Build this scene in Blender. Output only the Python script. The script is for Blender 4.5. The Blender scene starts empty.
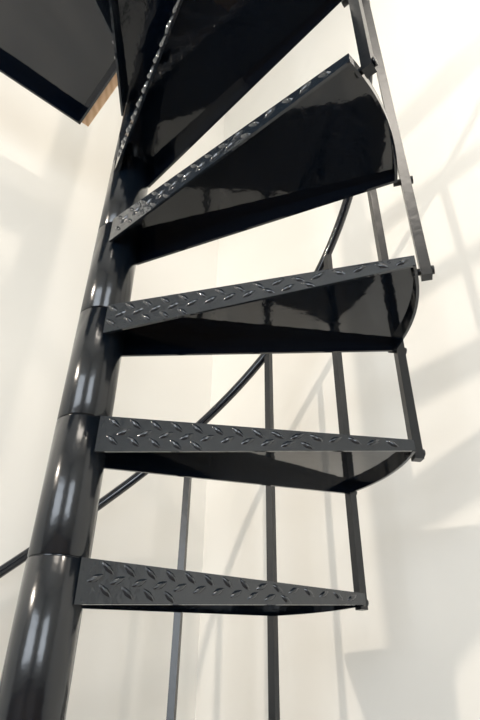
import bpy, bmesh, math, random
from mathutils import Vector, Matrix
random.seed(4)
ZC=1.457                      # eye height above floor
PX,PY=-0.2402,0.7502          # pole axis
RP=0.0405; R=0.5235; RB=0.5373; DB=0.0509
DPHI=0.4112; PHI5=0.4816; W=0.4415; DZ=0.2; Z5=ZC+0.1431
HIN=0.0568; HOUT=0.0184; HRIN=0.0523; RIN=0.0306; OF=0.035; OR=0.030; H=0.8232

# ---------------- materials
def nt(name):
    m=bpy.data.materials.new(name); m.use_nodes=True
    t=m.node_tree; b=t.nodes['Principled BSDF']; return m,t,b
def paint(name,col=(0.002,0.0045,0.010),rough=.07,bump=.035,scale=34,coat=.5,cr=.04):
    m,t,b=nt(name)
    b.inputs['Base Color'].default_value=(*col,1)
    b.inputs['Roughness'].default_value=rough
    b.inputs['Coat Weight'].default_value=coat
    b.inputs['Coat Roughness'].default_value=cr
    n=t.nodes.new('ShaderNodeTexNoise'); n.inputs['Scale'].default_value=scale; n.inputs['Detail'].default_value=3
    c=t.nodes.new('ShaderNodeTexCoord'); t.links.new(c.outputs['Object'],n.inputs['Vector'])
    bp=t.nodes.new('ShaderNodeBump'); bp.inputs['Strength'].default_value=bump; bp.inputs['Distance'].default_value=.01
    t.links.new(n.outputs['Fac'],bp.inputs['Height']); t.links.new(bp.outputs['Normal'],b.inputs['Normal'])
    t.links.new(bp.outputs['Normal'],b.inputs['Coat Normal'])
    return m
M_black=paint('gloss_black_paint')
M_plate=paint('chequer_plate_paint',(0.011,0.016,0.023),.14,.10,55,.8,.06)
M_pole=paint('pole_paint',(0.0025,0.005,0.009),.20,.07,26,.4,.12)
M_rod=paint('baluster_paint',(0.004,0.006,0.009),.28,.05,60,.1,.2)
def plaster(name,c1,c2,scale=1.3):
    m,t,b=nt(name)
    n=t.nodes.new('ShaderNodeTexNoise'); n.inputs['Scale'].default_value=scale; n.inputs['Detail'].default_value=2
    c=t.nodes.new('ShaderNodeTexCoord'); t.links.new(c.outputs['Object'],n.inputs['Vector'])
    r=t.nodes.new('ShaderNodeValToRGB'); r.color_ramp.elements[0].position=.35; r.color_ramp.elements[1].position=.7
    r.color_ramp.elements[0].color=(*c1,1); r.color_ramp.elements[1].color=(*c2,1)
    t.links.new(n.outputs['Fac'],r.inputs['Fac']); t.links.new(r.outputs['Color'],b.inputs['Base Color'])
    b.inputs['Roughness'].default_value=.8
    n2=t.nodes.new('ShaderNodeTexNoise'); n2.inputs['Scale'].default_value=140
    t.links.new(c.outputs['Object'],n2.inputs['Vector'])
    bp=t.nodes.new('ShaderNodeBump'); bp.inputs['Strength'].default_value=.04
    t.links.new(n2.outputs['Fac'],bp.inputs['Height']); t.links.new(bp.outputs['Normal'],b.inputs['Normal'])
    return m
M_wall=plaster('cream_plaster',(.77,.75,.70),(.81,.79,.74))
M_ceil=plaster('ceiling_paint',(.85,.82,.76),(.87,.84,.78))
m,t,b=nt('oak_wood'); M_wood=m
w=t.nodes.new('ShaderNodeTexWave'); w.inputs['Scale'].default_value=3; w.inputs['Distortion'].default_value=6
r=t.nodes.new('ShaderNodeValToRGB'); r.color_ramp.elements[0].color=(.66,.42,.24,1); r.color_ramp.elements[1].color=(.80,.56,.36,1)
t.links.new(w.outputs['Fac'],r.inputs['Fac']); t.links.new(r.outputs['Color'],b.inputs['Base Color']); b.inputs['Roughness'].default_value=.4
m,t,b=nt('floor_boards'); M_floor=m
w=t.nodes.new('ShaderNodeTexBrick'); w.inputs['Scale'].default_value=1.5
w.inputs['Color1'].default_value=(.16,.11,.07,1); w.inputs['Color2'].default_value=(.2,.14,.09,1); w.inputs['Mortar'].default_value=(.05,.035,.02,1)
w.inputs['Mortar Size'].default_value=.005
c=t.nodes.new('ShaderNodeTexCoord'); t.links.new(c.outputs['Object'],w.inputs['Vector'])
t.links.new(w.outputs['Color'],b.inputs['Base Color']); b.inputs['Roughness'].default_value=.45
m,t,b=nt('white_frame'); M_frame=m
n=t.nodes.new('ShaderNodeTexNoise'); r=t.nodes.new('ShaderNodeValToRGB')
r.color_ramp.elements[0].color=(.78,.78,.76,1); r.color_ramp.elements[1].color=(.84,.84,.82,1)
t.links.new(n.outputs['Fac'],r.inputs['Fac']); t.links.new(r.outputs['Color'],b.inputs['Base Color'])

# ---------------- helpers
def mkobj(name,bm,mats,parent=None,smooth=False):
    bmesh.ops.recalc_face_normals(bm,faces=bm.faces)
    me=bpy.data.meshes.new(name); bm.to_mesh(me); bm.free()
    for x in (mats if isinstance(mats,list) else [mats]): me.materials.append(x)
    o=bpy.data.objects.new(name,me); bpy.context.scene.collection.objects.link(o)
    if parent: o.parent=parent
    if smooth:
        for p in me.polygons: p.use_smooth=True
    return o
def box(bm,a,b,mi=0):
    xs=(a[0],b[0]);ys=(a[1],b[1]);zs=(a[2],b[2])
    v=[bm.verts.new((x,y,z)) for x in xs for y in ys for z in zs]
    for f in ((0,1,3,2),(4,6,7,5),(0,4,5,1),(2,3,7,6),(0,2,6,4),(1,5,7,3)):
        bm.faces.new([v[i] for i in f]).material_index=mi
def prism(bm,pts,z0,z1,mi=0):
    lo=[bm.verts.new((p[0],p[1],z0)) for p in pts]; hi=[bm.verts.new((p[0],p[1],z1)) for p in pts]
    n=len(pts)
    bm.faces.new(lo[::-1]).material_index=mi; bm.faces.new(hi).material_index=mi
    for i in range(n):
        j=(i+1)%n; bm.faces.new((lo[i],lo[j],hi[j],hi[i])).material_index=mi
def strip(bm,pts,depths,z,inw,th,mi=0):
    rows=[]
    for p,d,n in zip(pts,depths,inw):
        q=(p[0]+n[0]*th,p[1]+n[1]*th)
        rows.append([bm.verts.new((p[0],p[1],z)),bm.verts.new((p[0],p[1],z-d)),bm.verts.new((q[0],q[1],z-d)),bm.verts.new((q[0],q[1],z))])
    for a,b in zip(rows,rows[1:]):
        for i in range(4):
            j=(i+1)%4; bm.faces.new((a[i],b[i],b[j],a[j])).material_index=mi
    bm.faces.new(rows[0]).material_index=mi; bm.faces.new(rows[-1][::-1]).material_index=mi
def lozenge(bm,o,ex,ey,en,L=.0135,Wd=.0046,hh=.0034,mi=1):
    rings=[]
    for s,hk in ((1,0),(.62,.75)):
        ring=[]
        for k in range(12):
            a=2*math.pi*k/12; x=math.cos(a)*L*s; y=math.sin(a)*Wd*s*(1-.35*abs(math.cos(a)))
            ring.append(bm.verts.new(o+ex*x+ey*y+en*(hh*hk)))
        rings.append(ring)
    c=bm.verts.new(o+en*hh)
    for k in range(12):
        j=(k+1)%12
        f=bm.faces.new((rings[0][k],rings[0][j],rings[1][j],rings[1][k])); f.material_index=mi; f.smooth=True
        f=bm.faces.new((rings[1][k],rings[1][j],c)); f.material_index=mi; f.smooth=True
def pol(r,ph,o=0):
    return (PX+r*math.cos(ph)+o*math.sin(ph), PY+r*math.sin(ph)-o*math.cos(ph))
def cyl(bm,c,r,z0,z1,n=48,ch=.0015,mi=0):
    prof=[(r-ch,z0),(r,z0+ch),(r,z1-ch),(r-ch,z1)]
    rings=[[bm.verts.new((c[0]+q*math.cos(2*math.pi*k/n),c[1]+q*math.sin(2*math.pi*k/n),z)) for k in range(n)] for q,z in prof]
    for a,b in zip(rings,rings[1:]):
        for k in range(n):
            j=(k+1)%n; f=bm.faces.new((a[k],a[j],b[j],b[k])); f.material_index=mi; f.smooth=True
    bm.faces.new(rings[0][::-1]); bm.faces.new(rings[-1])
def rod(bm,p,q,r,n=14,mi=0):
    p=Vector(p);q=Vector(q);d=(q-p).normalized();u=d.orthogonal().normalized();v=d.cross(u)
    A=[bm.verts.new(p+(u*math.cos(2*math.pi*k/n)+v*math.sin(2*math.pi*k/n))*r) for k in range(n)]
    B=[bm.verts.new(q+(u*math.cos(2*math.pi*k/n)+v*math.sin(2*math.pi*k/n))*r) for k in range(n)]
    for k in range(n):
        j=(k+1)%n; f=bm.faces.new((A[k],A[j],B[j],B[k])); f.smooth=True
    bm.faces.new(A[::-1]); bm.faces.new(B)

stair=bpy.data.objects.new('spiral_staircase',None); bpy.context.scene.collection.objects.link(stair)

# ---------------- treads
def tread(k):
    z=Z5+(5-k)*DZ; ph=PHI5-(5-k)*DPHI
    bm=bmesh.new()
    A=pol(RIN-(.008 if k==5 else 0),ph,OF); B=pol(R,ph); D=pol(RIN,ph+W,-OR)
    n=14
    arc=[pol(R+.006*math.sin(math.pi*i/n),ph+W*i/n) for i in range(n+1)]
    prism(bm,[A]+arc+[D],z-.005,z)
    def inward(p,q,flip):
        d=Vector((q[0]-p[0],q[1]-p[1])).normalized(); nn=Vector((-d.y,d.x)); return (nn if not flip else -nn)
    nf=inward(A,B,False); nr=inward(D,arc[-1],True)
    e=.0006
    fo=lambda p:(p[0]-nf.x*e,p[1]-nf.y*e)
    strip(bm,[fo(A),fo(B)],[HIN,HOUT],z+.0005,[nf,nf],.0045,1)
    ro=lambda p:(p[0]-nr.x*e,p[1]-nr.y*e)
    strip(bm,[ro(D),ro(arc[-1])],[HRIN,HOUT],z-.001,[nr,nr],.0045,0)
    strip(bm,arc,[HOUT]*(n+1),z-.001,[((PX-p[0])/R,(PY-p[1])/R) for p in arc],.0045,0)
    A3=Vector((A[0],A[1],z)); B3=Vector((B[0],B[1],z)); ex=(B3-A3).normalized(); L=(B3-A3).length
    en=Vector((-nf.x,-nf.y,0)); up=Vector((0,0,1)); pit=.0155
    ph0=random.random()*.5; j0=random.randint(0,1)
    for i in range(int(L/pit)+2):
        for j in range(5):
            if (i+j+j0)%2: continue
            s=pit*(i+.3+ph0); dz=.0140*j+.0090
            depth=HIN+(HOUT-HIN)*s/L
            if dz>depth-.0075 or s>L-.012 or s<.010: continue
            a=math.radians((28 if j%2 else -38) if depth>.036 else (24 if (i//2)%2 else -26))
            e1=ex*math.cos(a)+up*math.sin(a); e2=-ex*math.sin(a)+up*math.cos(a)
            lozenge(bm,A3+ex*s-up*dz+en*e,e1,e2,en,L=.0118)
    pit=.026
    for i in range(40):
        for j in range(-14,16):
            x=pit*(i+.5); y=pit*(j+.5)
            ang=math.atan2(y,x); rr=math.hypot(x,y)
            if rr<.07 or rr>R-.016: continue
            if y<.014-0.02*(1-rr/R) : continue
            if rr*math.sin(W-ang)<.014: continue
            a=math.radians(45 if (i+j)%2 else -45)+ph
            o=Vector((PX+math.cos(ph)*x-math.sin(ph)*y,PY+math.sin(ph)*x+math.cos(ph)*y,z))
            lozenge(bm,o,Vector((math.cos(a),math.sin(a),0)),Vector((-math.sin(a),math.cos(a),0)),Vector((0,0,1)))
    return mkobj('tread_%d'%(13-k),bm,[M_black,M_plate],stair)
for k in range(-1,12): tread(k)

# ---------------- centre pole in stacked sleeves
bm=bmesh.new()
ztop=Z5+7*DZ+.06
levels=[Z5+i*DZ for i in range(-7,8)]
cyl(bm,(PX,PY),.10,0,.012,48,.003)
prev=.012
for l in levels+[ztop+.9]:
    cyl(bm,(PX,PY),RP,prev+.0004,l-.0004,64); prev=l
cyl(bm,(PX,PY),RP-.002,.01,ztop+.9)
cyl(bm,(PX,PY),RP+.004,ztop+.9,ztop+.915)
mkobj('center_pole',bm,M_pole,stair)

# ---------------- balusters
def baluster(k):
    z0=Z5+(5-k)*DZ; ph=PHI5-(5-k)*DPHI+DB
    bm=bmesh.new(); c=pol(RB,ph); s=.0078
    er=Vector((math.cos(ph),math.sin(ph)));et=Vector((-er.y,er.x))
    C=Vector(c)
    pts=[C+er*(s*a)+et*(s*b) for a,b in((-1,-1),(1,-1),(1,1),(-1,1))]
    top=z0+H-.004; bot=max(z0-HOUT-.004,0)
    prism(bm,[tuple(p) for p in pts],bot,top)
    for zb in (z0-.010,z0+DZ-.010):
        p=C-er*.02; q=C+er*.0085
        rod(bm,(p.x,p.y,zb),(q.x,q.y,zb),.0055,10)
        q2=C+er*.012; rod(bm,(q.x,q.y,zb),(q2.x,q2.y,zb),.0068,12)
    mkobj('baluster_%d'%(13-k),bm,M_rod,stair)
for k in range(-1,12): baluster(k)

# ---------------- handrail (helical tube)
cu=bpy.data.curves.new('handrail','CURVE'); cu.dimensions='3D'; cu.bevel_depth=.0115; cu.bevel_resolution=6; cu.use_fill_caps=True
sp=cu.splines.new('POLY'); N=240; t0,t1=-6.2,6.6
sp.points.add(N)
for i in range(N+1):
    t=t0+(t1-t0)*i/N; x,y=pol(RB,PHI5-t*DPHI+DB); sp.points[i].co=(x,y,Z5+t*DZ+H,1)
ho=bpy.data.objects.new('handrail_c',cu); bpy.context.scene.collection.objects.link(ho)
dg=bpy.context.evaluated_depsgraph_get(); me=bpy.data.meshes.new_from_object(ho.evaluated_get(dg)); me.name='handrail'
bpy.data.objects.remove(ho); h=bpy.data.objects.new('handrail',me); bpy.context.scene.collection.objects.link(h); h.parent=stair
me.materials.clear(); me.materials.append(M_black)
for p in me.polygons: p.use_smooth=True

# ---------------- landing platform
dL=Vector((-.754,-.657)); dR=Vector((.655,-.756)); C=Vector((-.514,1.020)); zl=Z5+7*DZ
P=C+dR*.375
bm=bmesh.new()
poly=[C,P,P+dL*.95,C+dL*.95]
prism(bm,[tuple(p) for p in poly],zl-.006,zl)
def rail_flange(a,b,inn,d):
    strip(bm,[tuple(a),tuple(b)],[d,d],zl-.001,[tuple(inn)]*2,.006)
rail_flange(C,P,dL,.05); rail_flange(C,C+dL*.95,dR,.05)
rail_flange(P,P+dL*.95,-dR,.05); rail_flange(C+dL*.95,P+dL*.95,-dL,.05)
mkobj('landing_platform',bm,M_black,stair)
bm=bmesh.new()
a=C-dL*.002-dR*.0; b=P-dL*.002-dR*.06
prism(bm,[tuple(a),tuple(b),tuple(b-dL*.024),tuple(a-dL*.024)],zl-.036,zl+.01)
mkobj('landing_nosing',bm,M_wood,stair)
bm=bmesh.new()
for s in (.02,.12,.22,.3):
    q=C+dR*s-dL*.015
    rod(bm,(q.x,q.y,zl+.01),(q.x,q.y,zl+.9),.008)
q0=C-dL*.015; q1=P-dL*.015-dR*.05
rod(bm,(q0.x,q0.y,zl+.9),(q1.x,q1.y,zl+.9),.013)
mkobj('landing_guard_rail',bm,M_black,stair)

# ---------------- room shell (turned to line up with the landing; local origin = corner behind the stair)
ANG=math.atan2(.657,.754); CO=Vector((-.103,1.692,0))
ROT=Matrix.Translation(CO)@Matrix.Rotation(ANG,4,'Z')
XL,YF,ZT=-4.4,-4.6,4.6
def put(o): o.matrix_world=ROT; return o
def room(name,a,b,mat):
    bm=bmesh.new(); box(bm,a,b); return put(mkobj(name,bm,mat))
room('floor',(XL-.1,YF-.1,-.1),(.1,.1,0),M_floor)
room('ceiling',(XL-.1,YF-.1,ZT),(.1,.1,ZT+.1),M_ceil)
room('wall_back',(XL,0,0),(0,.1,ZT),M_wall)
room('wall_right',(0,YF,0),(.1,.1,ZT),M_wall)
WZ0,WZ1=.9,2.9
def wall_open(name,ax,pos0,pos1,lo,hi,wins):
    bm=bmesh.new()
    def bb(u0,u1,z0,z1):
        if ax=='x': box(bm,(u0,pos0,z0),(u1,pos1,z1))
        else: box(bm,(pos0,u0,z0),(pos1,u1,z1))
    bb(lo,hi,0,WZ0); bb(lo,hi,WZ1,ZT); e=lo
    for a,b in wins: bb(e,a,WZ0,WZ1); e=b
    bb(e,hi,WZ0,WZ1)
    put(mkobj(name,bm,M_wall))
def window(name,ax,p0,p1,a,b):
    bm=bmesh.new(); f=.05;c,d=WZ0,WZ1
    def bb(u0,u1,z0,z1,k=0):
        if ax=='x': box(bm,(u0,p0+k,z0),(u1,p1-k,z1))
        else: box(bm,(p0+k,u0,z0),(p1-k,u1,z1))
    bb(a,a+f,c,d); bb(b-f,b,c,d); bb(a+f,b-f,c,c+f); bb(a+f,b-f,d-f,d)
    mz=c+(d-c)*.7
    bb(a+f,b-f,mz-.018,mz+.018,.01)
    put(mkobj(name,bm,M_frame))
wf=[(-3.4,-1.8)]; wl=[(-3.4,-1.2)]
wall_open('wall_front','x',YF-.1,YF,XL,0,wf); window('window_1','x',YF-.08,YF-.02,*wf[0])
wall_open('wall_left','y',XL-.1,XL,YF,0,wl); window('window_2','y',XL-.08,XL-.02,*wl[0])
room('baseboard_back',(XL,-.015,0),(-.015,0,.12),M_frame)
room('baseboard_right',(-.015,YF,0),(0,0,.12),M_frame)

# ---------------- lights
def area(name,loc,tgt,sx,sy,e,col):
    l=bpy.data.lights.new(name,'AREA'); l.shape='RECTANGLE'; l.size=sx; l.size_y=sy; l.energy=e; l.color=col
    o=bpy.data.objects.new(name,l); bpy.context.scene.collection.objects.link(o); loc=ROT@Vector(loc); tgt=ROT@Vector(tgt); o.location=loc
    o.rotation_euler=(tgt-loc).to_track_quat('-Z','Y').to_euler(); return o
zm=(WZ0+WZ1)/2
area('window_daylight_1',(-2.6,YF-.15,zm),(-2.6,0,zm),1.6,2,62,(.88,.94,1))
area('window_daylight_2',(XL-.15,-2.3,zm),(0,-2.3,zm),2.2,2,82,(.88,.94,1))
area('ceiling_light',(-1.8,-2.2,ZT-.05),(-1.8,-2.2,0),.9,.9,30,(1,.91,.80))
def spot(name,loc,tgt,e,col,rad,size=1.8):
    l=bpy.data.lights.new(name,'SPOT'); l.energy=e; l.color=col; l.spot_size=size; l.spot_blend=.7; l.shadow_soft_size=rad
    o=bpy.data.objects.new(name,l); bpy.context.scene.collection.objects.link(o); o.location=loc
    o.rotation_euler=(Vector(tgt)-Vector(loc)).to_track_quat('-Z','Y').to_euler()
spot('spot_lamp_a',(-1.75,-.35,ZC+1.0),(.5,1.1,ZC+.75),84,(1,.89,.76),.045,1.7)
spot('spot_lamp_b',(.8,-.5,ZC+2.35),(-.5,1.3,ZC+1.0),52,(1,.89,.77),.05)
w=bpy.data.worlds.new('sky'); bpy.context.scene.world=w; w.use_nodes=True
w.node_tree.nodes['Background'].inputs[0].default_value=(.75,.86,1,1); w.node_tree.nodes['Background'].inputs[1].default_value=1.1
bpy.context.scene.view_settings.view_transform='Standard'

# ---------------- camera
cam=bpy.data.cameras.new('camera'); co=bpy.data.objects.new('camera',cam); bpy.context.scene.collection.objects.link(co)
th,ro,f=.5564,-.0173,528.07
Rv=Vector((1,0,0));U=Vector((0,-math.sin(th),math.cos(th)));Fw=Vector((0,math.cos(th),math.sin(th)))
c,s=math.cos(ro),math.sin(ro)
Xa=Rv*c-U*s; Ya=Rv*s+U*c; Za=-Fw
Mx=Matrix((Xa,Ya,Za)).transposed().to_4x4(); Mx.translation=Vector((0,0,ZC)); co.matrix_world=Mx
cam.sensor_fit='VERTICAL'; cam.sensor_height=36; cam.lens=f*36/720; cam.clip_start=.02
bpy.context.scene.camera=co
